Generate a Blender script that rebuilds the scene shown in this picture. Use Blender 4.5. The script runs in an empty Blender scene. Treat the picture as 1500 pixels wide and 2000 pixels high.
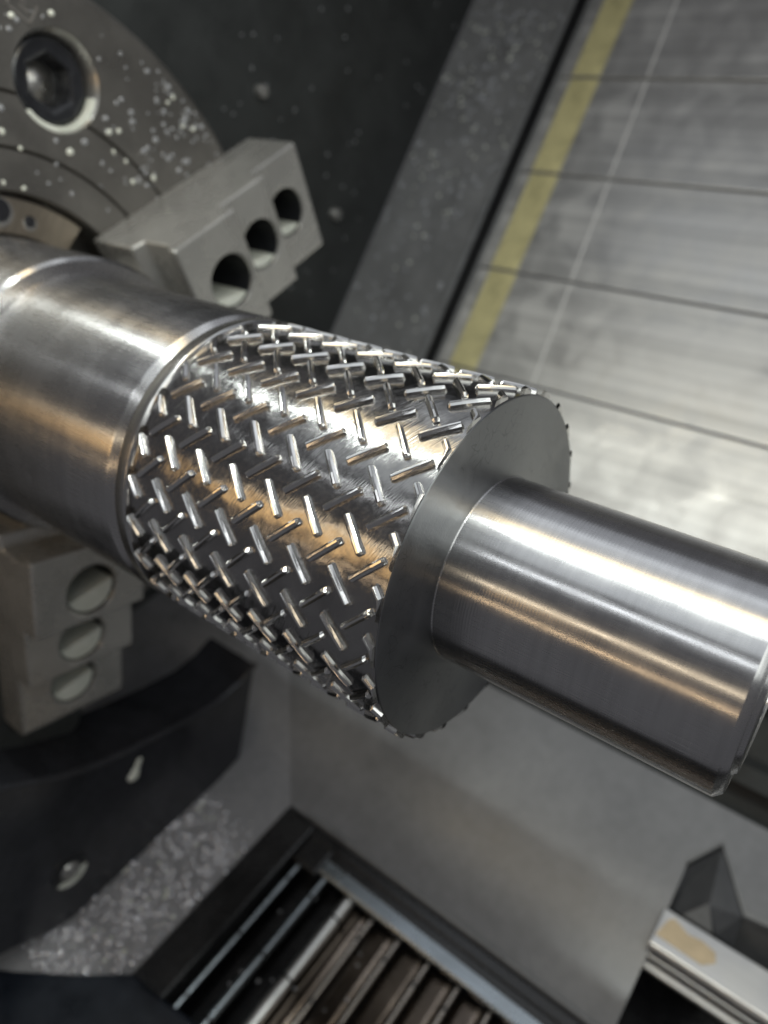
import bpy, bmesh, math, random
from mathutils import Vector, Matrix
random.seed(7)
SC = bpy.context.scene
COL = SC.collection
PI = math.pi
rad = math.radians
S = 0.045                      # one build unit (radius of the patterned drum) in metres
RB = Matrix.Rotation(rad(-45), 4, 'X')   # the lathe has a 45 degree slant bed: bed frame -> level world
HS = 2 ** -.5

# ------------------------------------------------------------------ camera
CAMP = Vector((1.61429, -3.84076, 0))
R_CAM = ((0.78531337, 0.47949562, 0.39162082),      # right
         (0.32435439, 0.22014142, -0.91996304),     # down
         (-0.52733021, 0.8494832, 0.01735349))      # forward
FPX = 1436.459
cam = bpy.data.objects.new('camera', bpy.data.cameras.new('camera'))
COL.objects.link(cam)
M = Matrix.Identity(4)
for i in range(3):
    M[i][0] = R_CAM[0][i]; M[i][1] = -R_CAM[1][i]; M[i][2] = -R_CAM[2][i]; M[i][3] = CAMP[i] * S
cam.matrix_world = RB @ M
cam.data.sensor_fit = 'VERTICAL'; cam.data.sensor_height = 36.0
cam.data.lens = FPX / 2000 * 36.0
cam.data.clip_start = 0.005; cam.data.clip_end = 20
cam.data.dof.use_dof = True
cam.data.dof.focus_distance = 3.35 * S
cam.data.dof.aperture_fstop = 10.5
SC.camera = cam
SC.render.resolution_x = 768; SC.render.resolution_y = 1024

# ------------------------------------------------------------------ world and lamps
wd = bpy.data.worlds.new('World'); SC.world = wd; wd.use_nodes = True
wd.node_tree.nodes['Background'].inputs[0].default_value = (0.92, 0.93, 1.0, 1)
wd.node_tree.nodes['Background'].inputs[1].default_value = 0.078
SC.view_settings.view_transform = 'Standard'; SC.view_settings.look = 'None'
SC.view_settings.exposure = 0.5; SC.view_settings.gamma = 1


def strip_lamp(name, phi, dist, xc, length, width, radiance, color):
    """long rectangular lamp parallel to the spindle, phi degrees round the spindle from the camera side, aimed at it"""
    ld = bpy.data.lights.new(name, 'AREA'); ld.shape = 'RECTANGLE'
    ld.size = length * S; ld.size_y = width * S
    ld.energy = radiance * PI * ld.size * ld.size_y; ld.color = color
    o = bpy.data.objects.new(name, ld); COL.objects.link(o)
    a = rad(phi)
    pos = Vector((xc, -dist * math.cos(a), dist * math.sin(a)))
    z = Vector((0, pos.y, pos.z)).normalized(); x = Vector((1, 0, 0)); y = z.cross(x)
    m = Matrix.Identity(4)
    for i in range(3):
        m[i][0] = x[i]; m[i][1] = y[i]; m[i][2] = z[i]; m[i][3] = pos[i] * S
    o.matrix_world = RB @ m
    return o


strip_lamp('led_tube_lamp', 46, 6.2, -.5, 12.2, .15, 32, (.93, 1, .97))
strip_lamp('warm_ceiling_lamp', 54, 6.4, .3, 11.5, .75, 2.6, (1, .80, .48))
strip_lamp('overhead_fill_lamp', 68, 9.5, .8, 13, 3.6, .5, (.9, .96, 1))  # unseen overhead panel, added for general fill
strip_lamp('high_fill_lamp', 84, 9.5, .8, 13, 4.4, .26, (.86, .92, 1))  # unseen fill, added to lift the upper band of the journal
strip_lamp('front_fill_lamp', 33, 7.0, -.2, 11, 2.5, .5, (.88, .95, 1))  # unseen broad soft fill added on the camera side
strip_lamp('workshop_tube_lamp', 13.5, 8.0, -1, 11, .26, 4.0, (.92, .97, 1))
strip_lamp('workshop_tan_lamp', -14, 8.0, -1.5, 11, .24, 3.6, (1, .84, .6))
strip_lamp('workshop_warm_tube_lamp', -31, 8.0, -.5, 11, .12, 5.0, (1, .72, .42))
strip_lamp('workshop_amber_lamp', -19, 5.2, -3.8, 3.4, .8, 1.35, (1, .62, .25))

ld = bpy.data.lights.new('end_fill_lamp', 'AREA'); ld.shape = 'RECTANGLE'; ld.size = 8 * S; ld.size_y = 5 * S  # unseen fill added at the tailstock end, brightens chuck, jaws and bores
ld.energy = 1.25 * PI * ld.size * ld.size_y; ld.color = (.95, 1, .96)
eo = bpy.data.objects.new('end_fill_lamp', ld); COL.objects.link(eo)
eo.matrix_world = RB @ Matrix.LocRotScale(Vector((9, -5.0, 3.0)) * S, Vector((14, -5.0, 5.5)).to_track_quat('Z', 'Y'), None)

# ------------------------------------------------------------------ geometry helpers


def ray(px, py):
    r, d, f = R_CAM
    a, b = (px - 750) / FPX, (py - 1000) / FPX
    return Vector([r[i] * a + d[i] * b + f[i] for i in range(3)])


def on_plane(q, n, d0):
    n = Vector(n); d = ray(*q)
    return CAMP + d * ((d0 - CAMP.dot(n)) / d.dot(n))


def on_x(q, X): return on_plane(q, (1, 0, 0), X)
def on_y(q, Y): return on_plane(q, (0, 1, 0), Y)
def on_h(q, h): return on_plane(q, (0, -HS, HS), h)
def vh(x, v, h): return Vector((x, (v - h) * HS, (v + h) * HS))      # level coordinates -> bed frame
def to_vh(p): return Vector((p.x, (p.y + p.z) * HS, (p.z - p.y) * HS))


ORG = {}


def place(o, origin, parent):
    """origin in the bed frame (build units)"""
    origin = Vector(origin)
    ORG[o.name] = origin
    COL.objects.link(o)
    if parent is None:
        o.matrix_world = RB @ Matrix.Translation(origin * S)
    else:
        o.parent = parent
        o.location = (origin - ORG[parent.name]) * S
    return o


def thing(name, label, cat, origin, group=None, kind=None):
    o = bpy.data.objects.new(name, None); o.empty_display_size = .01
    o['label'] = label; o['category'] = cat
    if group: o['group'] = group
    if kind: o['kind'] = kind
    return place(o, origin, None)


def mesh(name, vs, fs, mat, parent=None, origin=None, smooth=False, bevel=0, uv=None, angle=35):
    if origin is None:
        origin = ORG[parent.name] if parent else sum((Vector(v) for v in vs), Vector()) / len(vs)
    origin = Vector(origin)
    me = bpy.data.meshes.new(name)
    me.from_pydata([(Vector(v) - origin) * S for v in vs], [], fs)
    me.materials.append(mat)
    bm = bmesh.new(); bm.from_mesh(me)
    bmesh.ops.remove_doubles(bm, verts=bm.verts, dist=1e-6)
    bmesh.ops.recalc_face_normals(bm, faces=bm.faces); bm.to_mesh(me); bm.free()
    if smooth:
        for p in me.polygons: p.use_smooth = True
        me.set_sharp_from_angle(angle=rad(angle))
    o = bpy.data.objects.new(name, me)
    place(o, origin, parent)
    if bevel:
        b = o.modifiers.new('bevel', 'BEVEL'); b.width = bevel * S; b.segments = 2
        b.limit_method = 'ANGLE'; b.angle_limit = rad(30)
    return o


def tag(o, label, cat, group=None):
    o['label'] = label; o['category'] = cat
    if group: o['group'] = group
    return o


def kind(o, k, label=None):
    o['kind'] = k
    if label: o['label'] = label
    return o


def lathe(prof, seg=192, x0=0):
    vs, fs = [], []
    n = len(prof)
    for k in range(seg):
        a = 2 * PI * k / seg
        for x, r in prof: vs.append((x, -r * math.cos(a), r * math.sin(a)))
    for k in range(seg):
        k2 = (k + 1) % seg
        for i in range(n - 1):
            fs.append((k * n + i, k * n + i + 1, k2 * n + i + 1, k2 * n + i))
    return vs, fs


def prism(poly, vec):
    vec = Vector(vec); n = len(poly)
    vs = [Vector(p) for p in poly] + [Vector(p) + vec for p in poly]
    fs = [tuple(range(n)), tuple(range(2 * n - 1, n - 1, -1))]
    for i in range(n):
        j = (i + 1) % n
        fs.append((i, j, n + j, n + i))
    return vs, fs


def vbox(x0, x1, v0, v1, h0, h1):
    return prism([vh(x0, v0, h0), vh(x1, v0, h0), vh(x1, v1, h0), vh(x0, v1, h0)], vh(0, 0, h1 - h0))


def bbox(x0, x1, y0, y1, z0, z1):
    return prism([(x0, y0, z0), (x1, y0, z0), (x1, y1, z0), (x0, y1, z0)], (0, 0, z1 - z0))


def cyl_x(xa, xb, y, z, r, seg=40, r2=None):
    r2 = r if r2 is None else r2
    vs = [(xa, y + r * math.cos(2 * PI * k / seg), z + r * math.sin(2 * PI * k / seg)) for k in range(seg)]
    vs += [(xb, y + r2 * math.cos(2 * PI * k / seg), z + r2 * math.sin(2 * PI * k / seg)) for k in range(seg)]
    fs = [tuple(range(seg)), tuple(range(2 * seg - 1, seg - 1, -1))]
    for k in range(seg):
        j = (k + 1) % seg
        fs.append((k, j, seg + j, seg + k))
    return vs, fs


def cut(o, cutters):
    """bake boolean differences into o's mesh"""
    tmp = []
    for vs, fs in cutters:
        c = mesh('cutter', vs, fs, o.data.materials[0], None, (0, 0, 0))
        b = o.modifiers.new('cut', 'BOOLEAN'); b.object = c; b.operation = 'DIFFERENCE'; b.solver = 'EXACT'
        tmp.append(c)
    # order: the cuts before any bevel
    bev = [m for m in o.modifiers if m.type == 'BEVEL']
    keep = [(m.width, m.segments) for m in bev]
    for m in bev: o.modifiers.remove(m)
    bpy.context.view_layer.update()
    dg = bpy.context.evaluated_depsgraph_get()
    me = bpy.data.meshes.new_from_object(o.evaluated_get(dg))
    o.modifiers.clear(); o.data = me
    for c in tmp: bpy.data.objects.remove(c, do_unlink=True)
    for w, s in keep:
        b = o.modifiers.new('bevel', 'BEVEL'); b.width = w; b.segments = s
        b.limit_method = 'ANGLE'; b.angle_limit = rad(30)
    return o


# ------------------------------------------------------------------ materials
class NT:
    def __init__(s, name):
        s.m = bpy.data.materials.new(name); s.m.use_nodes = True
        s.t = s.m.node_tree; s.n = s.t.nodes; s.b = s.n['Principled BSDF']
        tc = s.n.new('ShaderNodeTexCoord')
        mp = s.n.new('ShaderNodeMapping'); mp.inputs['Scale'].default_value = (1 / S,) * 3
        s.l(tc.outputs['Object'], mp.inputs['Vector']); s.co = mp.outputs['Vector']

    def l(s, a, b): s.t.links.new(a, b)

    def map(s, scale=(1, 1, 1), rot=(0, 0, 0)):
        mp = s.n.new('ShaderNodeMapping'); mp.inputs['Scale'].default_value = scale
        mp.inputs['Rotation'].default_value = rot
        s.l(s.co, mp.inputs['Vector']); return mp.outputs['Vector']

    def noise(s, scale, detail=4, vec=None, rough=.55, dist=0):
        t = s.n.new('ShaderNodeTexNoise'); t.inputs['Scale'].default_value = scale
        t.inputs['Detail'].default_value = detail; t.inputs['Roughness'].default_value = rough
        t.inputs['Distortion'].default_value = dist
        s.l(vec or s.co, t.inputs['Vector']); return t.outputs['Fac']

    def ramp(s, fac, a, b, lo=0.0, hi=1.0):
        m = s.n.new('ShaderNodeMapRange'); m.inputs['From Min'].default_value = lo; m.inputs['From Max'].default_value = hi
        m.inputs['To Min'].default_value = a; m.inputs['To Max'].default_value = b
        s.l(fac, m.inputs['Value']); return m.outputs['Result']

    def cramp(s, fac, stops):
        r = s.n.new('ShaderNodeValToRGB'); e = r.color_ramp.elements
        while len(e) < len(stops): e.new(.5)
        for k, (p, c) in enumerate(stops):
            e[k].position = p; e[k].color = (*c, 1)
        s.l(fac, r.inputs['Fac']); return r.outputs['Color']

    def bump(s, h, strength, dist=.01, prev=None):
        b = s.n.new('ShaderNodeBump'); b.inputs['Strength'].default_value = strength
        b.inputs['Distance'].default_value = dist * S
        s.l(h, b.inputs['Height'])
        if prev: s.l(prev, b.inputs['Normal'])
        return b.outputs['Normal']

    def math(s, op, a, b=None):
        m = s.n.new('ShaderNodeMath'); m.operation = op
        for i, v in enumerate((a, b)):
            if v is None: continue
            if isinstance(v, (int, float)): m.inputs[i].default_value = v
            else: s.l(v, m.inputs[i])
        return m.outputs[0]

    def set(s, **k):
        for key, v in k.items():
            i = s.b.inputs[key.replace('_', ' ')]
            if isinstance(v, bpy.types.NodeSocket): s.l(v, i)
            elif isinstance(v, tuple): i.default_value = (*v, 1)
            else: i.default_value = v
        return s


def turned(name, col, rough, aniso, ring=.5, pitch=.0135, rot=0.25, var=.2):
    m = NT(name)
    tg = m.n.new('ShaderNodeTangent'); tg.direction_type = 'RADIAL'; tg.axis = 'X'
    m.l(tg.outputs['Tangent'], m.b.inputs['Tangent'])
    lines = m.map((1 / pitch * .5, .0, .0))
    fine = m.noise(2.0, 3, lines)
    w = m.n.new('ShaderNodeTexWave'); w.bands_direction = 'X'; w.inputs['Scale'].default_value = 1 / pitch / 3.2
    w.inputs['Distortion'].default_value = .3; m.l(m.co, w.inputs['Vector'])
    blotch = m.noise(3.2, 5, m.map((1.2, .8, .8)))
    streak = m.noise(5.0, 4, m.map((6, .35, .35)))
    scr = m.noise(9.0, 5, m.map((.6, 7, 7)))
    c = m.cramp(m.math('ADD', m.math('MULTIPLY', streak, .5), m.math('MULTIPLY', blotch, .5)),
                [(.3, tuple(v * (1 - var) for v in col)), (.65, col)])
    n1 = m.bump(w.outputs['Fac'], ring, .0016)
    n2 = m.bump(fine, ring * .9, .004, n1)
    n3 = n2
    m.set(Base_Color=c, Metallic=1.0, Anisotropic=aniso, Anisotropic_Rotation=rot, Normal=n3,
          Roughness=m.ramp(m.math('ADD', m.math('MULTIPLY', blotch, .5), m.math('MULTIPLY', scr, .5)), rough * .8, rough * 1.35, .3, .7))
    return m.m


def paint(name, col, rough=.4, spec=.5, grime=(.6, 1.25), bumpy=.08, scale=2.2, metallic=0.0, speck=0.0):
    m = NT(name)
    g = m.noise(scale, 6, rough=.6, dist=.4)
    f = m.noise(scale * 14, 3)
    mixf = m.math('ADD', m.math('MULTIPLY', g, .75), m.math('MULTIPLY', f, .25))
    c = m.cramp(mixf, [(.32, tuple(v * grime[0] for v in col)), (.68, tuple(v * grime[1] for v in col))])
    m.set(Base_Color=c, Metallic=metallic, Specular_IOR_Level=spec, Roughness=m.ramp(g, rough * .7, rough * 1.3, .3, .7),
          Normal=m.bump(m.noise(scale * 22, 4), bumpy, .02))
    return m.m


def brushed(name, col, rough, axis_scale, bump=.1, var=.3, aniso=.5, tangent=None, scuff=.5, metal=1.0):
    m = NT(name)
    a = m.noise(1.0, 5, m.map(axis_scale))
    b = m.noise(1.6, 5, dist=.5)
    d = m.noise(1.0, 3, m.map(tuple(v * 4 for v in axis_scale)))
    mx = m.math('ADD', m.math('MULTIPLY', a, .6), m.math('MULTIPLY', b, .4))
    c = m.cramp(mx, [(.35, tuple(v * (1 - var) for v in col)), (.65, tuple(min(1, v * (1 + var * .4)) for v in col))])
    n = m.bump(m.math('ADD', a, d), bump, .01)
    m.set(Base_Color=c, Metallic=metal, Roughness=m.ramp(b, rough * (1 - scuff * .5), rough * (1 + scuff), .3, .7), Normal=n)
    return m.m


M_shaft = turned('turned_steel', (.58, .565, .555), .25, .86, .14, .02)
M_journal = turned('finish_turned_steel', (.62, .61, .61), .25, .88, .13, .0165)
M_land = turned('polished_land_steel', (.62, .61, .60), .2, .5, .2, .012)
M_face = NT('faced_steel')
if True:
    m = M_face
    tg = m.n.new('ShaderNodeTangent'); tg.direction_type = 'RADIAL'; tg.axis = 'X'
    g = m.noise(4, 6, dist=.6); f = m.noise(60, 3)
    sep = m.n.new('ShaderNodeSeparateXYZ'); m.l(m.co, sep.inputs[0])
    r2 = m.math('SQRT', m.math('ADD', m.math('POWER', sep.outputs[1], 2), m.math('POWER', sep.outputs[2], 2)))
    cmb = m.n.new('ShaderNodeCombineXYZ'); m.l(r2, cmb.inputs[0])
    rings = m.noise(55, 3, cmb.outputs[0])
    scr = m.n.new('ShaderNodeTexVoronoi'); scr.feature = 'DISTANCE_TO_EDGE'; scr.inputs['Scale'].default_value = 3.2
    dv = m.n.new('ShaderNodeVectorMath'); dv.operation = 'ADD'
    nz = m.n.new('ShaderNodeTexNoise'); nz.inputs['Scale'].default_value = 5; m.l(m.co, nz.inputs['Vector'])
    m.l(m.map((1, 2.4, 1)), dv.inputs[0]); m.l(nz.outputs['Color'], dv.inputs[1]); m.l(dv.outputs[0], scr.inputs['Vector'])
    line = m.ramp(scr.outputs['Distance'], 0.0, 1.0, 0.0, .02)
    lw = m.math('MAXIMUM', line, m.ramp(g, 0, 1, .42, .5))
    c = m.cramp(g, [(.3, (.26, .265, .27)), (.7, (.33, .335, .34))])
    mixc = m.n.new('ShaderNodeMix'); mixc.data_type = 'RGBA'
    m.l(m.ramp(lw, .55, 1.0), mixc.inputs[0]); mixc.inputs[6].default_value = (.06, .062, .065, 1); m.l(c, mixc.inputs[7])
    m.l(tg.outputs['Tangent'], m.b.inputs['Tangent'])
    m.set(Base_Color=mixc.outputs[2], Metallic=1.0, Anisotropic=.8, Anisotropic_Rotation=.25, Roughness=m.ramp(g, .34, .46, .3, .7),
          Normal=m.bump(rings, .22, .004, m.bump(f, .12, .006)))
M_face = M_face.m

M_milled = NT('milled_steel')
if True:
    m = M_milled
    uv = m.n.new('ShaderNodeUVMap')
    mp = m.n.new('ShaderNodeMapping'); mp.inputs['Rotation'].default_value = (0, 0, rad(-66)); mp.inputs['Scale'].default_value = (5, 120, 1); mp.vector_type = 'TEXTURE' if False else 'POINT'; m.l(uv.outputs[0], mp.inputs[0])
    rt = m.n.new('ShaderNodeMapping'); rt.inputs['Rotation'].default_value = (0, 0, rad(-66)); m.l(uv.outputs[0], rt.inputs[0])
    mp.inputs['Rotation'].default_value = (0, 0, 0); m.l(rt.outputs[0], mp.inputs[0])
    wv = m.n.new('ShaderNodeTexNoise'); wv.inputs['Scale'].default_value = 1.0; wv.inputs['Detail'].default_value = 2
    wv.inputs['Distortion'].default_value = .3; m.l(mp.outputs[0], wv.inputs['Vector'])
    big = m.n.new('ShaderNodeTexNoise'); big.inputs['Scale'].default_value = 5; big.inputs['Detail'].default_value = 3
    m.l(uv.outputs[0], big.inputs[0])
    pit = m.n.new('ShaderNodeTexNoise'); pit.inputs['Scale'].default_value = 42; pit.inputs['Detail'].default_value = 4
    m.l(uv.outputs[0], pit.inputs[0])
    cell = m.n.new('ShaderNodeTexNoise'); cell.inputs['Scale'].default_value = 3.4; cell.inputs['Detail'].default_value = 2
    m.l(uv.outputs[0], cell.inputs[0])
    amp = m.ramp(big.outputs[0], .12, 1.0, .36, .62)
    n1 = m.bump(m.math('MULTIPLY', wv.outputs[0], amp), .4, .0036)
    n2 = m.bump(pit.outputs[0], .07, .003, n1)
    n3 = m.bump(cell.outputs[0], .42, .03, n2)
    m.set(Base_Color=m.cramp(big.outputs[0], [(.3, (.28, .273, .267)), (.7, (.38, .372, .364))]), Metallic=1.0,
          Roughness=m.ramp(pit.outputs[0], .14, .22, .35, .65), Normal=n3)
M_milled = M_milled.m

M_bar = NT('bright_bar_steel')
if True:
    m = M_bar
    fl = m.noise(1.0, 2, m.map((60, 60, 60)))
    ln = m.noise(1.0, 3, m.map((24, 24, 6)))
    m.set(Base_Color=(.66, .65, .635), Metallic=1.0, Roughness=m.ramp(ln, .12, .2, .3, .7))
M_bar = M_bar.m

M_chuck = paint('ground_chuck_steel', (.23, .22, .205), .36, .5, (.84, 1.1), .05, 1.6, .75)
M_jaw = paint('ground_jaw_steel', (.52, .51, .485), .28, .5, (.84, 1.1), .04, 2.2, .66)
M_jawdark = paint('machined_jaw_steel', (.36, .34, .32), .45, .5, (.7, 1.15), .10, 3.0, .8)
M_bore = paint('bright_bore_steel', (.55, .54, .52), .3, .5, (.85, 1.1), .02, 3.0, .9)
M_black = paint('black_oxide', (.022, .023, .027), .22, .6, (.7, 1.3), .06, 5)
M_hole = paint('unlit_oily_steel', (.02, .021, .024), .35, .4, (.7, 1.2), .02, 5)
M_tan = brushed('plate_bronze_steel', (.50, .435, .35), .36, (20, 20, 2), .08, .2)
M_wall = paint('dark_painted_wall', (.042, .045, .045), .5, .35, (.75, 1.4), .12, 1.3)
M_strip = paint('grey_painted_panel', (.22, .222, .225), .38, .5, (.7, 1.3), .06, .9)
M_tray = paint('grey_painted_tray', (.255, .26, .272), .24, .5, (.72, 1.15), .05, .55)
M_side = paint('grey_side_tray', (.24, .24, .25), .36, .5, (.7, 1.25), .05, .7)
M_guard = paint('near_black_guard_paint', (.028, .029, .034), .2, .5, (.6, 1.6), .04, .8)
M_edge = paint('grey_trim_paint', (.22, .225, .23), .3, .5, (.8, 1.15), .03, 2)
M_gap = paint('black_rubber_seal', (.008, .008, .009), .6, .3, (.8, 1.2), .02, 3)
M_cover = brushed('brushed_cover_steel', (.70, .69, .665), .37, (.12, 5, 7), .05, .34, metal=.78)
M_scuff = brushed('scuffed_line_steel', (.92, .91, .88), .4, (.4, 9, 9), .03, .05, metal=.2)
M_yellow = paint('yellow_wiper_strip', (.76, .69, .36), .5, .4, (.62, 1.1), .25, 3.4)
M_frame = paint('oily_black_frame', (.018, .018, .019), .25, .6, (.6, 1.5), .08, 2)
M_rail = brushed('pale_rail_steel', (.38, .42, .45), .26, (.4, 9, 9), .05, .2)
M_slat = brushed('conveyor_slat_steel', (.27, .225, .19), .2, (1.4, 1.4, 1.4), .05, .5)
M_hinge = brushed('conveyor_hinge_steel', (.42, .38, .34), .22, (3, 3, 3), .06, .3)
M_bartool = brushed('bright_rail_steel', (.78, .775, .75), .3, (.4, 8, 8), .03, .1)
M_tan_reflection = paint('painted_tan_reflection', (.90, .72, .46), .22, .5, (.8, 1.1), .02, 4, .35)  # warm reflection on the rail, put into the colour
M_block = paint('dark_block_paint', (.085, .088, .095), .4, .5, (.8, 1.2), .05, 2)
M_navy = paint('navy_front_sheet', (.012, .016, .024), .35, .5, (.6, 1.6), .06, 3)

M_drop = NT('water_drop')
M_drop.set(Base_Color=(.72, .74, .78), Metallic=0.0, Roughness=.05, Specular_IOR_Level=1.0, Transmission_Weight=.55, IOR=1.4)
M_drop = M_drop.m
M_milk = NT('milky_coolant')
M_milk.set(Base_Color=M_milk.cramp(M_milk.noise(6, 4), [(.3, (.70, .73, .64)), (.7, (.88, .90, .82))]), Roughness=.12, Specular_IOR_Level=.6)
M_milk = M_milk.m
M_chip = NT('wet_metal_swarf')
M_chip.set(Base_Color=(.72, .72, .75), Metallic=.95, Roughness=.10)
M_chip = M_chip.m

# ------------------------------------------------------------------ the workpiece
wp = thing('turned_shaft_workpiece', 'bright steel shaft with a diamond tread patterned drum, clamped in the chuck', 'shaft', (0, 0, 0))
RBASE, RTOP = 0.997, 1.036
XL, XR = -1.875, 0.0
# blank held in the jaws, shoulder and plain shank
mesh('clamped_collar', *lathe([(-5.3, 0), (-5.3, 1.12), (-5.27, 1.15), (-3.86, 1.15), (-3.825, 1.125), (-3.822, 1.02), (-3.75, 1.0)]), M_shaft, wp, smooth=True)
mesh('plain_shank', *lathe([(-3.84, .98), (-3.815, 1.018), (-3.80, 1.031), (-2.075, 1.031), (-2.066, 1.029), (-2.058, 1.022), (-2.02, .985), (-2.0, .982), (-1.99, .99)]),
     M_shaft, wp, smooth=True)
mesh('relief_ring', *lathe([(-1.998, .97), (-1.990, 1.015), (-1.984, 1.022), (-1.975, 1.026), (-1.895, 1.026), (-1.89, 1.022), (XL - .004, RBASE - .01)]), M_land, wp, smooth=True)


def knurl_body():
    seg, nx = 256, 60
    vs, fs, uvs = [], [], []
    xs = [XL - .01 + (XR - XL + .01) * i / nx for i in range(nx + 1)]
    for k in range(seg):
        a = 2 * PI * k / seg
        for x in xs: vs.append((x, -RBASE * math.cos(a), RBASE * math.sin(a)))
    n = nx + 1
    for k in range(seg):
        for i in range(nx):
            fs.append((k * n + i, k * n + i + 1, ((k + 1) % seg) * n + i + 1, ((k + 1) % seg) * n + i))
            uvs.append([(xs[i], k / seg * 2 * PI), (xs[i + 1], k / seg * 2 * PI), (xs[i + 1], (k + 1) / seg * 2 * PI), (xs[i], (k + 1) / seg * 2 * PI)])
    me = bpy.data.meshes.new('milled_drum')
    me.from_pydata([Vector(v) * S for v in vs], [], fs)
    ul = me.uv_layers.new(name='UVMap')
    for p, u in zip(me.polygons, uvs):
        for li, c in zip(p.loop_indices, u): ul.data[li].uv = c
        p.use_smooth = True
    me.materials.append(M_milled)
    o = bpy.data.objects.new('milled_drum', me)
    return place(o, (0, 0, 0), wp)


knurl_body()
mesh('end_face', *lathe([(-.004, RBASE - .002), (0.0, RBASE - .001), (0.004, RBASE - .006), (0.004, .9), (.004, .57), (.006, .552), (.014, .546), (.02, .5)], 256), M_face, wp, smooth=True)
mesh('journal', *lathe([(.0, .52), (.008, .5505), (.014, .5462), (.03, .5455), (1.4435, .5455), (1.4455, .5445), (1.478, .513), (1.4795, .51), (1.4795, .42), (1.50, .40), (1.50, .14), (1.30, .03), (1.3, 0)], 192),
     M_journal, wp, smooth=True, angle=25)

# raised tread bars: two families at +45 and -45 degrees
HB = .031


def bar_mesh(name, sgn, xlo=None, xhi=None, L=.110, wb=.0198, wt=.005):
    """sgn=+1: angle rises with x. Bar centred on (x=0, angle=0); xlo/xhi clip it along x"""
    prof = [(-wb, -.004), (-wb + .0015, .017), (-wt - .003, HB - .004), (-wt, HB), (wt, HB), (wt + .003, HB - .004), (wb - .0015, .017), (wb, -.004)]
    st = [(-L, .86, .30), (-L + .011, 1, 1), (-L / 3, 1, 1), (L / 3, 1, 1), (L - .011, 1, 1), (L, .86, .30)]
    vs, fs = [], []
    c = HS
    for s_, kw, kh in st:
        for t_, h in prof:
            a, b = s_, t_ * kw
            x = (a - b * 1.0) * c
            u = (a + b) * c * sgn
            if xlo is not None: x = max(x, xlo)
            if xhi is not None: x = min(x, xhi)
            r = RBASE + (h if h < 0 else h * kh)
            th = u / 1.018
            vs.append((x, -r * math.cos(th), r * math.sin(th)))
    n = len(prof)
    for i in range(len(st) - 1):
        for j in range(n - 1):
            fs.append((i * n + j, i * n + j + 1, (i + 1) * n + j + 1, (i + 1) * n + j))
    fs.append(tuple(range(n))); fs.append(tuple(range(len(st) * n - 1, (len(st) - 1) * n - 1, -1)))
    return vs, fs


def raw_mesh(name, vs, fs, mat, smooth=False):
    me = bpy.data.meshes.new(name)
    me.from_pydata([Vector(v) * S for v in vs], [], fs)
    me.materials.append(mat)
    bm = bmesh.new(); bm.from_mesh(me)
    bmesh.ops.remove_doubles(bm, verts=bm.verts, dist=1e-7)
    bmesh.ops.dissolve_degenerate(bm, edges=bm.edges, dist=1e-7)
    bmesh.ops.recalc_face_normals(bm, faces=bm.faces); bm.to_mesh(me); bm.free()
    return me


XC_L = -1.868
PX, PT = .2668, 14.4
cache = {}
hidden_v, hidden_f = [], []
for fam in (1, -1):
    x0 = -.122 if fam == 1 else .0115
    t0 = 2.15 if fam == 1 else -5.25
    for k in range(0, 8):
        x = x0 - PX * k
        if x < -1.9: continue
        lo = XC_L - x if x - .11 < XC_L else None
        hi = -0.003 - x if x + .11 > 0 else None
        key = (fam, None if lo is None else round(lo, 4), None if hi is None else round(hi, 4))
        if key not in cache:
            cache[key] = (raw_mesh('raised_bar', *bar_mesh('raised_bar', fam, lo, hi), M_bar), bar_mesh('raised_bar', fam, lo, hi))
        for j in range(25):
            th = t0 + PT * j
            th = (th + 180) % 360 - 180
            if abs(th) < 95:
                o = bpy.data.objects.new('raised_bar', cache[key][0])
                COL.objects.link(o); o.parent = wp
                jx, jt = random.uniform(-.002, .002), random.uniform(-.12, .12)
                if hi is not None or lo is not None: jx = 0
                o.location = ((x + jx) * S, 0, 0); o.rotation_euler = (-rad(th + jt), 0, 0)
            else:
                rm = Matrix.Rotation(-rad(th), 3, 'X'); b0 = len(hidden_v)
                hidden_v += [rm @ Vector(v) + Vector((x, 0, 0)) for v in cache[key][1][0]]
                hidden_f += [tuple(b0 + i for i in f) for f in cache[key][1][1]]
kind(mesh('far_side_raised_bars', hidden_v, hidden_f, M_bar, wp), 'stuff')

# ------------------------------------------------------------------ the chuck
chuck = thing('lathe_chuck', 'big grey three jaw chuck wet with droplets, gripping the shaft at the left', 'chuck', (-6.9, 0, 0))
G = .018
face_prof = [(-6.9, 0), (-6.9, 3.1), (-6.8, 3.25), (-5.16, 3.25), (-5.1, 3.19),
             (-5.1, 2.28 + G), (-5.14, 2.28), (-5.1, 2.28 - G), (-5.1, 1.86 + G), (-5.14, 1.86), (-5.1, 1.86 - G),
             (-5.1, 1.53), (-5.14, 1.51), (-5.55, 1.5), (-5.55, 0)]
cb = mesh('chuck_body', *lathe(face_prof, 160), M_chuck, chuck, smooth=True, angle=20)


def pol(r, th): return (-r * math.cos(rad(th)), r * math.sin(rad(th)))


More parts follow.
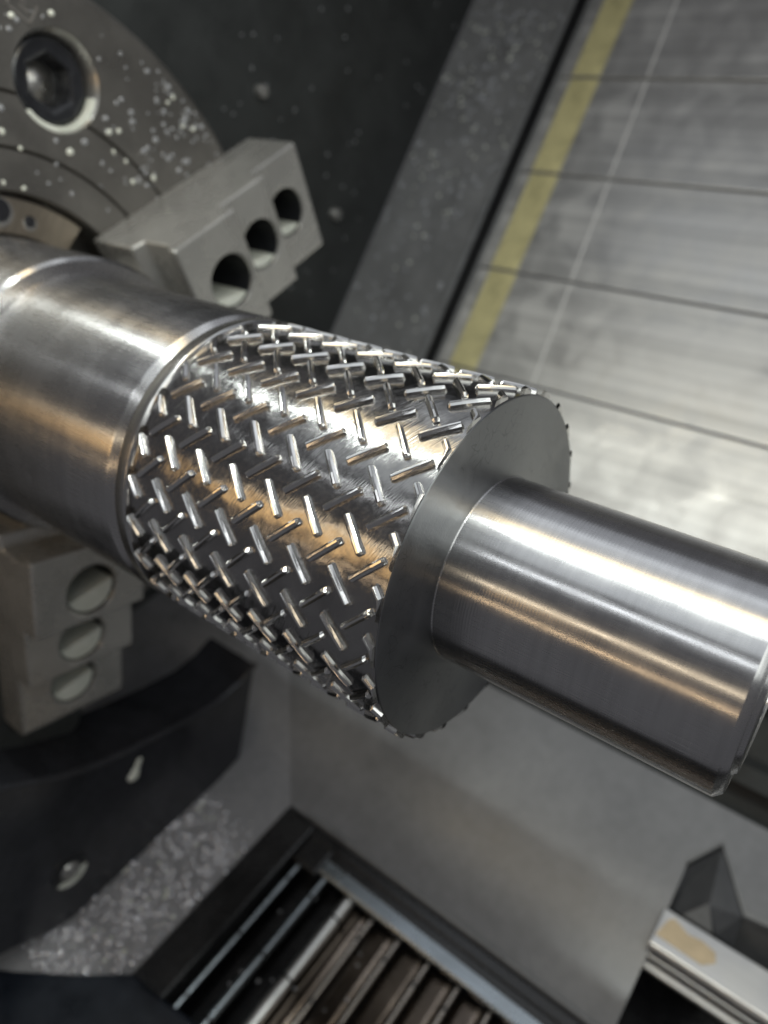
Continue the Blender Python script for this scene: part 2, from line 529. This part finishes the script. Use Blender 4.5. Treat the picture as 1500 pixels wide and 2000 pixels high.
sy, sz = pol(2.49, 75.2)
cut(cb, [cyl_x(-5.62, -5.0, sy, sz, .40, 64)])
for p in cb.data.polygons: p.use_smooth = False
cap = mesh('cap_screw', *cyl_x(-5.6, -5.22, sy, sz, .345, 48), M_black, chuck, (-5.6, sy, sz), bevel=.035)
cut(cap, [cyl_x(-5.5, -5.1, sy, sz, .215, 6)])
vs, fs = cyl_x(-5.49, -5.40, sy, sz, .2, 24, .04)
mesh('socket_bottom', vs, fs, M_bore, cap, (-5.49, sy, sz), smooth=True)
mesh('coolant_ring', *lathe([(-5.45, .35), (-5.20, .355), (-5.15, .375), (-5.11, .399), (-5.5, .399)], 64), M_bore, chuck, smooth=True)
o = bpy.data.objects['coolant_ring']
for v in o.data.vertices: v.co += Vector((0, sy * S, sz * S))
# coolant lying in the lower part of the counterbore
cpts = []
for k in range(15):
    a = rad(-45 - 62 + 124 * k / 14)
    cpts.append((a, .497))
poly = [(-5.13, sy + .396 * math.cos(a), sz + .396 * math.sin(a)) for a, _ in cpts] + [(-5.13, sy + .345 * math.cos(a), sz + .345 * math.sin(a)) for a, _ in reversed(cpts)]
mesh('coolant_and_glint', *prism(poly, (-.1, 0, 0)), M_milk, chuck, bevel=.012)

# tan retaining plate round the bore, with two small screws
pts = [(1.47, 10 + 84 * k / 28) for k in range(29)] + [(1.17, 93 - 83 * k / 28) for k in range(29)]
tp = mesh('retaining_plate', *prism([(-5.16, *pol(r, t)) for r, t in pts], (-.1, 0, 0)), M_tan, chuck, bevel=.01)
for q, rr in (((57, 433), .052), ((-3, 410), .10)):
    c = on_x(q, -5.16)
    sc = mesh('plate_screw', *cyl_x(-5.17, -5.145, c.y, c.z, rr, 24), M_black, chuck, (-5.17, c.y, c.z), bevel=.006)
    mesh('screw_rim', *cyl_x(-5.17, -5.15, c.y + .012, c.z - .012, rr * 1.22, 24), M_bore, sc, (-5.17, c.y, c.z), bevel=.004)
# stamped square mark on the chuck face
c = on_x((44, 8), -5.1)
mark_v, mark_f = [], []
for (dy, dz, wy, wz) in ((0, -.085, .11, .007), (.105, 0, .007, .09), (-.105, 0, .007, .09), (0, .085, .11, .007), (-.03, .02, .05, .008), (.02, -.02, .04, .008)):
    v_, f_ = bbox(-5.1, -5.094, c.y + dy - wy, c.y + dy + wy, c.z + dz - wz, c.z + dz + wz)
    mark_f += [tuple(i + len(mark_v) for i in f) for f in f_]; mark_v += v_
mesh('stamped_mark', mark_v, mark_f, M_jawdark, chuck)


def make_jaw():
    W = .566
    prof = [(-5.10, 1.32), (-4.50, 1.32), (-4.46, 1.46), (-4.12, 1.46), (-4.06, 1.40), (-3.96, 1.40), (-3.96, 2.18), (-4.17, 2.20),
            (-4.17, 2.82), (-4.37, 2.84), (-4.37, 3.50), (-4.42, 3.54), (-5.10, 3.54)]
    vs, fs = prism([(x, -r, -W) for x, r in prof], (0, 0, 2 * W))
    j = mesh('chuck_jaw', vs, fs, M_jaw, chuck, (-5.1, 0, 0), bevel=.022)
    cut(j, [cyl_x(-4.62, -3.8, -1.86, 0, .255, 40), cyl_x(-4.78, -4.0, -2.51, 0, .245, 40), cyl_x(-4.92, -4.2, -3.13, 0, .245, 40)])
    # bore linings and floors
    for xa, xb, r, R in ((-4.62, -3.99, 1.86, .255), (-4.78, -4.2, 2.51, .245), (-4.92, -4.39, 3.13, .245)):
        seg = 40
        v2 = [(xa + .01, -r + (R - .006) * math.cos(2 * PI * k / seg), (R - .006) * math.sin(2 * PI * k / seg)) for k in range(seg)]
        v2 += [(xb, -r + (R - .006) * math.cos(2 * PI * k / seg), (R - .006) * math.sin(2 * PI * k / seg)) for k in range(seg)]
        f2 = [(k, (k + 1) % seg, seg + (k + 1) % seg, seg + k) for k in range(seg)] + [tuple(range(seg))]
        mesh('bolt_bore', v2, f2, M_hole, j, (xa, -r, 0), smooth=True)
    mesh('grip_pad', *bbox(-5.05, -4.55, -1.34, -1.155, -.30, .30), M_jaw, j, bevel=.012)
    return j


def bore_glints(j, thj, xcut):
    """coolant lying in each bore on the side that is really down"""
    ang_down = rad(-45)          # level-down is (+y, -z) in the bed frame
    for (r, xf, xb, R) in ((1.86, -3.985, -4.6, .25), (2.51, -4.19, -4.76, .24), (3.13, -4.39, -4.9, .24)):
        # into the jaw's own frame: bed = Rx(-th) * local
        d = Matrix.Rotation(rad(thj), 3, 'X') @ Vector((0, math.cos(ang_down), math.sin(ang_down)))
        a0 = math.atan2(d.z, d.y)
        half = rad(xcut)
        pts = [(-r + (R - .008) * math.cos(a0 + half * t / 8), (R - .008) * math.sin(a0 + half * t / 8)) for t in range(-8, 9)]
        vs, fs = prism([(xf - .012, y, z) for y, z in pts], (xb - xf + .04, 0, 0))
        mesh('coolant_and_glint', vs, fs, M_milk, j, (xb, -r, 0), bevel=.01)  # pale segment stands for white light the bore wall reflects


def dup_tree(o, parent):
    c = o.copy(); COL.objects.link(c); c.parent = parent
    for ch in list(o.children): dup_tree(ch, c)
    return c


jaw = make_jaw()
jaw2 = dup_tree(jaw, chuck)
ORG[jaw2.name] = ORG[jaw.name]
jaw.rotation_euler = (-rad(121.4), 0, 0)
jaw['label'] = 'upper stepped jaw with bright ground flank'
jaw2.rotation_euler = (-rad(-118.6), 0, 0)
jaw2['label'] = 'lower stepped jaw with pale painted glints in its bolt holes'
bore_glints(jaw, 121.4, 50)
bore_glints(jaw2, -118.6, 84)

# ------------------------------------------------------------------ head wall, guard, back panels
XW = -6.95
YB = 6.0
w0 = [(XW, -1.2, -9), (XW, YB, -9), (XW, YB, 13), (XW, -1.2, 13)]
kind(mesh('headstock_wall', *prism(w0, (-.3, 0, 0)), M_wall), 'structure')
kind(mesh('grey_back_panel', *bbox(XW, -4.86, YB, YB + .2, .2, 13), M_strip, bevel=.02), 'structure')
kind(mesh('panel_edge_trim', *bbox(-4.99, -4.862, YB - .10, YB - .004, .2, 13), M_edge, bevel=.02), 'structure')
kind(mesh('black_seal_gap', *bbox(-4.86, -4.665, YB - .12, YB + .25, .2, 13), M_gap), 'structure')
# small bolt heads and drips on the dark wall
for q, rr in (((507, 178), .10), ((652, 418), .11)):
    c = on_x(q, XW)
    b = mesh('wall_bolt', *cyl_x(XW, XW + .1, c.y, c.z, rr, 16, rr * .8), M_bore, None, (XW, c.y, c.z), bevel=.01)
    tag(b, 'small bright bolt head on the dark wall ' + ('above the upper jaw' if q[0] < 600 else 'right of the upper jaw'), 'bolt')

# telescopic way cover: overlapping brushed sheets, each with its own yellow wiper edge
cover = thing('way_cover', 'brushed steel telescopic way cover with a yellow left edge, behind the shaft', 'machine cover', (0, YB, -.1))
zs = [-.15, 1.1, 2.75, 4.40, 6.06, 7.70, 9.35, 11]
for i in range(len(zs) - 1):
    z0, z1 = zs[i], zs[i + 1]
    yl, yu = YB - .062, YB - .022            # the lower lip of each sheet stands proud of the sheet below
    o = mesh('cover_sheet', *prism([(-4.64, yl, z0), (-4.64, yu, z1 - .02), (-4.64, yu + .06, z1 - .02), (-4.64, yl + .09, z0)], (10.1, 0, 0)), M_cover, cover, (0, YB, z0), bevel=.008)

    def face_strip(nm, xa, xb, xc, xd, m_, e=.006):
        """thin strip lying on this sheet from (xa..xb) at its foot to (xc..xd) at its head"""
        za, zb = z0 + .012, z1 - .03
        f = lambda z: yl + (yu - yl) * (z - z0) / (z1 - z0)
        vs = [(xa, f(za) - e, za), (xb, f(za) - e, za), (xd, f(zb) - e, zb), (xc, f(zb) - e, zb)]
        mesh(nm, *prism(vs, (0, e + .004, 0)), m_, o, (xa, YB, z0))
    face_strip('yellow_wiper', -4.42, -3.95, -4.42, -3.95, M_yellow, .012)
    face_strip('wear_line', -2.86 - .045 * z0, -2.83 - .045 * z0, -2.86 - .045 * z1, -2.83 - .045 * z1, M_scuff, .004)
mesh('cover_end_trim', *bbox(-4.66, -4.60, YB - .12, YB + .05, -.1, 11), M_edge, cover, bevel=.01)
# dark recess under the cover and the ledge below
kind(mesh('bed_recess', *bbox(XW, 6, YB + .35, YB + .5, -2.0, .3), M_wall), 'structure')
kind(mesh('bed_ledge', *prism([(XW, YB + .35, -1.0), (XW, YB + .35, -.82), (XW, YB - .0, -.9), (XW, YB - .0, -1.12)], (13, 0, 0)), M_wall), 'structure')

# ------------------------------------------------------------------ chip tray
TH = lambda v: -6.0 + (v - .55) * (.66 / 2.6)      # height of the sloping tray


def tray_pt(q):
    a, b, c = vh(0, 3.15, -5.34), vh(0, .55, -6), vh(1, .55, -6)
    n = (b - a).cross(c - a); return on_plane(q, n, n.dot(a))


hip = to_vh(tray_pt((566, 1285)))
hip0 = (-3.2, .55)
hk = (TH(hip.y) + 6.0) / (hip0[0] - hip.x)          # rise of the side tray per unit of -x
LH = lambda x: -6.0 + hk * (hip0[0] - x)
tp_ = [(-3.2, .55), (1.22, .55), (1.22, 2.36)]
for q in ((1341, 1688), (1410, 1652), (1436, 1740), (1452, 1792)):
    p = to_vh(tray_pt(q)); tp_.append((p.x, p.y))
p = to_vh(tray_pt((1560, 1840))); tp_ += [(p.x, p.y), (3.6, p.y), (3.6, 3.25), (XW, 3.25)]
p2 = (hip.x, hip.y)
# the hip line runs on beyond the wall: extend it
t = (XW - -3.2) / (hip.x + 3.2)
tp_[-1] = (max(XW, -3.2 + (hip.x + 3.2) * ((3.25 - .55) / (hip.y - .55))), 3.25)
tray = kind(mesh('chip_tray', *prism([vh(x, v, TH(v)) for x, v in tp_], vh(0, 0, -.12)), M_tray), 'structure')
hx = -3.2 + (hip.x + 3.2) * ((3.25 - .55) / (hip.y - .55))
lp = [(-3.2, .55), (-3.2, -2.2), (XW, -4.5), (XW, 3.25), (hx, 3.25)] if hx > XW else [(-3.2, .55), (-3.2, -2.2), (XW, -4.5), (XW, 3.25)]
kind(mesh('side_chip_tray', *prism([vh(x, v, LH(x) - .004) for x, v in lp], vh(0, 0, -.12)), M_side), 'structure')
# walls dropping from the notch in the tray, and the black sump floor
nv, nf = [], []
notch = tp_[2:8]
for (xa, va), (xb, vb) in zip(notch, notch[1:]):
    v_, f_ = prism([vh(xa, va, TH(va) - .02), vh(xb, vb, TH(vb) - .02), vh(xb, vb, -7.4), vh(xa, va, -7.4)], vh(0, .05, 0))
    nf += [tuple(i + len(nv) for i in f) for f in f_]; nv += v_
kind(mesh('sump_wall', nv, nf, M_strip), 'structure')
kind(mesh('sump_floor', *vbox(-8, 7, -6, 6, -7.6, -7.5), M_frame), 'structure')
# bright lip along the notch edge
lv, lf = [], []
for (xa, va), (xb, vb) in zip(notch[1:], notch[2:]):
    v_, f_ = prism([vh(xa, va, TH(va) + .004), vh(xb, vb, TH(vb) + .004), vh(xb, vb + .05, TH(vb + .05) + .004), vh(xa, va + .05, TH(va + .05) + .004)], vh(0, 0, .03))
    lf += [tuple(i + len(lv) for i in f) for f in f_]; lv += v_
kind(mesh('tray_notch_lip', lv, lf, M_edge), 'structure')
# dark pointed casting block standing in the notch
def tp3(q): return tray_pt(q) + vh(0, 0, .02)
A_, L_, R_ = tp3((1410, 1660)), tp3((1343, 1694)), tp3((1450, 1792))
F_ = on_h((1385, 1768), -5.50); B1 = on_h((1297, 1768), -5.85); B2 = on_h((1336, 1790), -5.72); B3 = on_h((1396, 1826), -5.72); B4 = on_h((1432, 1850), -5.9)
v1 = [L_, A_, F_, B2, B1]; v2 = [A_, R_, B4, B3, F_]
bv = v1 + v2 + [v + vh(0, 0, -.9) for v in v1 + v2]
bf = []
for o_ in (0, 5):
    bf += [(o_ + 0, o_ + 1, o_ + 2, o_ + 3, o_ + 4)] if o_ == 0 else [(o_ + 0, o_ + 1, o_ + 4), (o_ + 1, o_ + 3, o_ + 4), (o_ + 1, o_ + 2, o_ + 3)]
    for i in range(5):
        j = (i + 1) % 5; bf.append((o_ + i, o_ + j, 10 + o_ + j, 10 + o_ + i))
tag(mesh('pointed_block', bv, bf, M_block), 'dark grey pointed casting block behind the bright rail', 'machine block')
# small light triangular gusset below the notch
g_ = [on_h((1385, 1764), -5.44), on_h((1334, 1786), -5.64), on_h((1392, 1822), -5.64)]
tag(mesh('gusset', *prism(g_, vh(0, 0, -.25)), M_edge), 'small pale triangular gusset behind the bright rail end', 'bracket')

# ------------------------------------------------------------------ dark guard round the chuck
XG = -4.1
ridge = [(-260, 1560), (-120, 1556), (0, 1540), (110, 1517), (200, 1488), (300, 1440), (370, 1404), (430, 1368), (468, 1335), (490, 1308), (500, 1296)]
low = [(484, 1400), (470, 1480), (412, 1547), (350, 1610), (262, 1704), (170, 1780), (90, 1828), (0, 1868), (-120, 1915), (-260, 1960)]
guard = thing('chuck_guard', 'near black curved guard casting round the underside of the chuck', 'machine guard', on_x((135, 1700), XG))
gp = [on_x(q, XG) for q in ridge + low]
mesh('guard_casting', *prism(gp, (-.9, 0, 0)), M_guard, guard, bevel=.05)
# rolled lip following the ridge
lv, lf = [], []
lipq = [on_x(q, XG) for q in ridge]
for i, p in enumerate(lipq):
    t_ = (lipq[min(i + 1, len(lipq) - 1)] - lipq[max(i - 1, 0)]).normalized(); nrm = t_.cross(Vector((1, 0, 0)))
    for k in range(8):
        a = 2 * PI * k / 8; lv.append(p + Vector((.035 * math.cos(a) + .0, 0, 0)) + nrm * .035 * math.sin(a))
for i in range(len(lipq) - 1):
    for k in range(8): lf.append((i * 8 + k, i * 8 + (k + 1) % 8, (i + 1) * 8 + (k + 1) % 8, (i + 1) * 8 + k))
mesh('guard_lip', lv, lf, M_guard, guard, smooth=True)
# second, inner arched rib
rib = [on_x(q, -4.95) for q in ((20, 1480), (100, 1462), (165, 1420), (250, 1400), (330, 1385), (400, 1352), (450, 1312), (470, 1280))]
lv, lf = [], []
for i, p in enumerate(rib):
    t_ = (rib[min(i + 1, len(rib) - 1)] - rib[max(i - 1, 0)]).normalized(); nrm = t_.cross(Vector((1, 0, 0)))
    for k in range(8):
        a = 2 * PI * k / 8; lv.append(p + Vector((.07 * math.cos(a), 0, 0)) + nrm * .07 * math.sin(a))
for i in range(len(rib) - 1):
    for k in range(8): lf.append((i * 8 + k, i * 8 + (k + 1) % 8, (i + 1) * 8 + (k + 1) % 8, (i + 1) * 8 + k))
mesh('inner_rib', lv, lf, M_guard, guard, smooth=True)
bp = [on_x(q, -4.75) for q in ((-60, 1250), (150, 1260), (165, 1385), (158, 1412), (140, 1440), (110, 1466), (60, 1488), (0, 1502), (-60, 1508))]
mesh('rounded_boss', *prism(bp, (-.35, 0, 0)), M_wall, guard, bevel=.06)
# recessed guard screw, its milky puddle and a drip
c = on_x((135, 1700), XG)
gs = mesh('guard_screw', *cyl_x(XG - .05, XG + .012, c.y, c.z, .21, 32), M_hole, guard, (XG, c.y, c.z), bevel=.01)
mesh('screw_head', *cyl_x(XG, XG + .04, c.y + .01, c.z, .12, 24, .08), M_bore, gs, (XG, c.y, c.z), bevel=.01)
pts = [(c.y + .2 * math.cos(rad(a)), c.z + .2 * math.sin(rad(a))) for a in range(-110, 30, 10)] + [(c.y + .13 * math.cos(rad(a)), c.z + .13 * math.sin(rad(a))) for a in range(20, -110, -10)]
mesh('screw_coolant', *prism([(XG + .014, y, z) for y, z in pts], (.015, 0, 0)), M_milk, gs, (XG, c.y, c.z))

# ------------------------------------------------------------------ chip conveyor
conv = thing('chip_conveyor', 'oily dark chip conveyor with hinged steel slats, sunk in the tray at the bottom', 'conveyor', vh(-1, -.8, -6.7))
FH = -6.0
mesh('frame_left', *vbox(-3.2, -2.72, -2.25, .52, FH - .35, FH + .015), M_frame, conv, bevel=.03)
mesh('frame_near', *vbox(-3.2, 2.5, -2.75, -2.27, FH - .35, FH + .01), M_frame, conv, bevel=.03)
mesh('frame_far', *vbox(-2.72, 1.2, .40, .545, FH - .35, FH - .02), M_frame, conv, bevel=.02)
mesh('tray_lip_bead', *vbox(-2.9, 1.2, .55, .62, FH - .02, FH + .055), M_edge, conv, bevel=.025)
mesh('guide_rail', *vbox(-2.35, 3.2, .12, .36, FH - .16, FH - .05), M_rail, conv, bevel=.03)
mesh('rail_groove', *vbox(-2.35, 3.2, .30, .40, FH - .14, FH - .035), M_frame, conv, bevel=.01)
mesh('rail_end_block', *vbox(-2.7, -2.32, .05, .42, FH - .2, FH - .02), M_frame, conv, bevel=.03)
sx = -2.66
k = 0
plate_x = [-2.62, -2.24, -1.86, -1.50, -1.11, -.70, -.30, .10, .50, .90, 1.3, 1.7, 2.1]
for i, x in enumerate(plate_x[:-1]):
    x1 = plate_x[i + 1]
    d = -.10 if i < 2 else -.02
    # hinged slat: shallow dished plate
    prof = [(x + .05, -6.32 + d), (x + .12, -6.29 + d), (x1 - .12, -6.27 + d), (x1 - .05, -6.30 + d), (x1 - .05, -6.36 + d), (x + .05, -6.36 + d)]
    v_, f_ = prism([vh(a, -2.25, b) for a, b in prof], vh(0, 2.38, 0))
    mesh('slat', v_, f_, M_slat if i > 1 else M_frame, conv, vh(x, -1, -6.3), bevel=.012)
for i, x in enumerate(plate_x):
    rr = .078 if i == 2 else .036
    seg = 14
    v0 = -2.25; vs = []; fs = []
    nseg = 5
    z = -6.23 if i > 1 else -6.15
    o = mesh('hinge_rod', [vh(x + rr * math.cos(2 * PI * k / seg), vv, z + rr * math.sin(2 * PI * k / seg)) for vv in (v0, .12) for k in range(seg)],
             [(k, (k + 1) % seg, seg + (k + 1) % seg, seg + k) for k in range(seg)] + [tuple(range(seg)), tuple(range(seg, 2 * seg))], (M_bartool if i == 2 else M_hinge) if i not in (0, 1) else M_rail, conv, vh(x, -1, z), smooth=True)
    cols = []
    for n_, vv in enumerate([-1.75 + .8 * t for t in range(3)]):
        c_v = [vh(x + (rr + .008) * math.cos(2 * PI * k / seg), vv + dv_, z + (rr + .008) * math.sin(2 * PI * k / seg)) for dv_ in (0, .03) for k in range(seg)]
        mesh('hinge_collar', c_v, [(k, (k + 1) % seg, seg + (k + 1) % seg, seg + k) for k in range(seg)] + [tuple(range(seg)), tuple(range(seg, 2 * seg))], M_frame, o, vh(x, vv, z), smooth=True)

# navy sheet at the lower left corner, in front of the side tray
a_ = [on_h(q, -5.72) for q in ((-200, 1888), (0, 1893), (150, 1902), (262, 1900), (285, 1925), (430, 2030), (430, 2300), (-200, 2300))]
tag(mesh('front_sheet', *prism(a_, vh(0, 0, -.9)), M_navy, bevel=.04), 'dark navy sheet metal apron across the lower left corner', 'sheet panel')

# bright rail with a tan reflection painted on its end, at the lower right
rail = thing('bright_guide_rail', 'bright grooved steel rail with a tan reflection painted on its end, at the lower right', 'rail', vh(1.2, 1.6, -5.95))
HR = -5.62
prof = [(1.93, HR), (1.50, HR - .02), (1.46, HR - .06), (1.46, HR - .13), (1.50, HR - .16), (1.44, HR - .19), (1.44, HR - .30), (1.50, HR - .33), (1.40, HR - .38), (1.40, HR - .43), (1.93, HR - .45)]
mesh('rail_body', *prism([vh(1.19, v, h) for v, h in prof], (4, 0, 0)), M_bartool, rail, bevel=.012)
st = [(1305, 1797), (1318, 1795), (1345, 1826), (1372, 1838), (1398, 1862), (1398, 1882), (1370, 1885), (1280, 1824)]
mesh('tan_reflection_patch', *prism([on_plane(q, (vh(0, -.02, .43)).normalized(), (vh(0, -.02, .43)).normalized().dot(vh(0, 1.93, HR + .004))) for q in st], vh(0, 0, .004)), M_tan_reflection, rail)
gv = prism([vh(1.23, 1.455, HR - .125), vh(5, 1.455, HR - .125), vh(5, 1.5, HR - .16), vh(1.23, 1.5, HR - .16)], vh(0, -.004, -.004))
mesh('dark_groove', *gv, M_gap, rail)


# ------------------------------------------------------------------ droplets, swarf and drips (uncountable, real little domes)
def domes(name, pts, normal, mat, label, elong=None):
    n = Vector(normal).normalized()
    t1 = n.orthogonal().normalized(); t2 = n.cross(t1)
    vs, fs = [], []
    for p, r in pts:
        b0 = len(vs); ph = random.random() * 6.28; e = random.uniform(.8, 1.25)
        hgt = random.uniform(.45, .75)
        for ring, (cr, ch) in enumerate(((1.0, -.15), (.85, .45), (.5, .85))):
            for k in range(8):
                a = ph + 2 * PI * k / 8
                vs.append(Vector(p) + t1 * (r * e * cr * math.cos(a)) + t2 * (r / e * cr * math.sin(a)) + n * (r * hgt * ch))
        vs.append(Vector(p) + n * r * hgt)
        for ring in range(2):
            for k in range(8):
                j = (k + 1) % 8
                fs.append((b0 + ring * 8 + k, b0 + ring * 8 + j, b0 + (ring + 1) * 8 + j, b0 + (ring + 1) * 8 + k))
        for k in range(8): fs.append((b0 + 16 + k, b0 + 16 + (k + 1) % 8, b0 + 24))
    me = bpy.data.meshes.new(name)
    o0 = Vector(pts[0][0])
    me.from_pydata([(v - o0) * S for v in vs], [], fs); me.materials.append(mat)
    for p in me.polygons: p.use_smooth = True
    o = bpy.data.objects.new(name, me); place(o, o0, None)
    o['kind'] = 'stuff'; o['label'] = label; o['category'] = 'droplets'
    return o


def gauss_in(cx, cy, sx_, sy_): return (random.gauss(cx, sx_), random.gauss(cy, sy_))


# chuck face: mostly towards the rim above the upper jaw
pts = []
while len(pts) < 130:
    k = random.random()
    q = gauss_in(370, 215, 45, 60) if k < .45 else gauss_in(330, 310, 70, 35) if k < .6 else (random.uniform(0, 430), random.uniform(0, 430))
    p = on_x(q, -5.1); r = math.hypot(p.y, p.z)
    if not (1.56 < r < 3.17) or math.hypot(p.y - sy, p.z - sz) < .45: continue
    pts.append((p, random.choice((.012, .016, .022, .028)) * random.uniform(.7, 1.2)))
domes('chuck_water_droplets', pts, (1, 0, 0), M_drop, 'water droplets scattered over the chuck face')
pts = [(on_x(q, -5.1), rr * .58) for q, rr in (((22, 30), .05), ((100, 26), .05), ((137, 297), .06), ((213, 258), .055), ((232, 256), .045), ((4, 257), .05), ((40, 290), .035),
       ((357, 246), .045), ((377, 252), .045), ((338, 190), .04), ((328, 200), .035), ((344, 142), .04), ((222, 297), .035), ((246, 315), .035), ((300, 348), .05), ((260, 355), .045), ((47, 368), .04), ((7, 357), .035))]
pts = [(p, r) for p, r in pts if math.hypot(p.y, p.z) < 3.15]
domes('milky_coolant_spots', pts, (1, 0, 0), M_milk, 'milky coolant spots on the chuck face')
pts = []
for (cx, cy, sx_, sy_, n) in ((1000, 60, 60, 45, 90), (930, 130, 60, 60, 90), (960, 230, 60, 80, 60), (850, 330, 60, 60, 40), (800, 450, 60, 90, 45), (760, 600, 60, 60, 20)):
    for _ in range(n):
        q = gauss_in(cx, cy, sx_, sy_)
        p = on_y(q, YB)
        if XW + .05 < p.x < -5.0: pts.append((p, random.choice((.03, .04, .055)) * random.uniform(.6, 1.2)))
domes('panel_water_droplets', pts, (0, -1, 0), M_drop, 'water droplets clinging to the grey back panel')
pts = []
for _ in range(70):
    q = (random.uniform(430, 900), random.uniform(0, 600)); p = on_x(q, XW)
    if p.y < YB - .1: pts.append((p, random.uniform(.012, .026)))
domes('wall_water_droplets', pts, (1, 0, 0), M_drop, 'sparse droplets on the dark head wall')
pts = []
nrm = vh(hk, 0, 1)
while len(pts) < 1900:
    x, v = random.uniform(-4.4, -3.22), random.uniform(-2.6, .1)
    if random.random() < max(0, (v + .35) / .45): continue
    q = vh(x, v, LH(x) - .002)
    pts.append((q, random.choice((.008, .010, .014, .018, .034)) * random.uniform(.7, 1.3)))
domes('wet_swarf', pts, nrm, M_chip, 'dense glittering swarf and droplets on the side tray')
pts = []
for _ in range(60):
    q = vh(random.uniform(-2.7, .5), random.uniform(-2.2, .1), -6.3)
    pts.append((vh(random.uniform(-3.15, .9), random.uniform(-2.2, .3), -6.26), random.uniform(.012, .022)))
domes('conveyor_droplets', pts, vh(0, 0, 1), M_drop, 'loose droplets on the conveyor')
pts = []  # pale drops added to imitate out-of-focus glints in the swarf
for _ in range(46):
    x, v = random.uniform(-4.3, -3.25), random.uniform(-2.5, -.1)
    pts.append((vh(x, v, LH(x)), random.uniform(.012, .030)))
domes('swarf_glint_drops', pts, nrm, M_milk, 'pale drops standing for glints among the swarf on the side tray')
pts = []  # pale drops added as bright blurred glints on the wet panel
for _ in range(130):
    q = gauss_in(*random.choice(((1000, 60, 60, 45), (930, 130, 60, 60), (960, 230, 50, 80), (850, 330, 50, 60), (800, 500, 50, 120))))
    p = on_y(q, YB)
    if XW + .05 < p.x < -5.0: pts.append((p, random.uniform(.014, .034)))
domes('panel_glint_drops', pts, (0, -1, 0), M_milk, 'pale drops standing for glints on the grey back panel')
# milky drip on the guard
pts = [(on_x(q, XG), r) for q, r in (((260, 1515), .075), ((264, 1505), .06), ((269, 1493), .045), ((272, 1484), .035))]
domes('milky_drip', pts, (1, 0, 0), M_milk, 'milky coolant drip running down the guard')
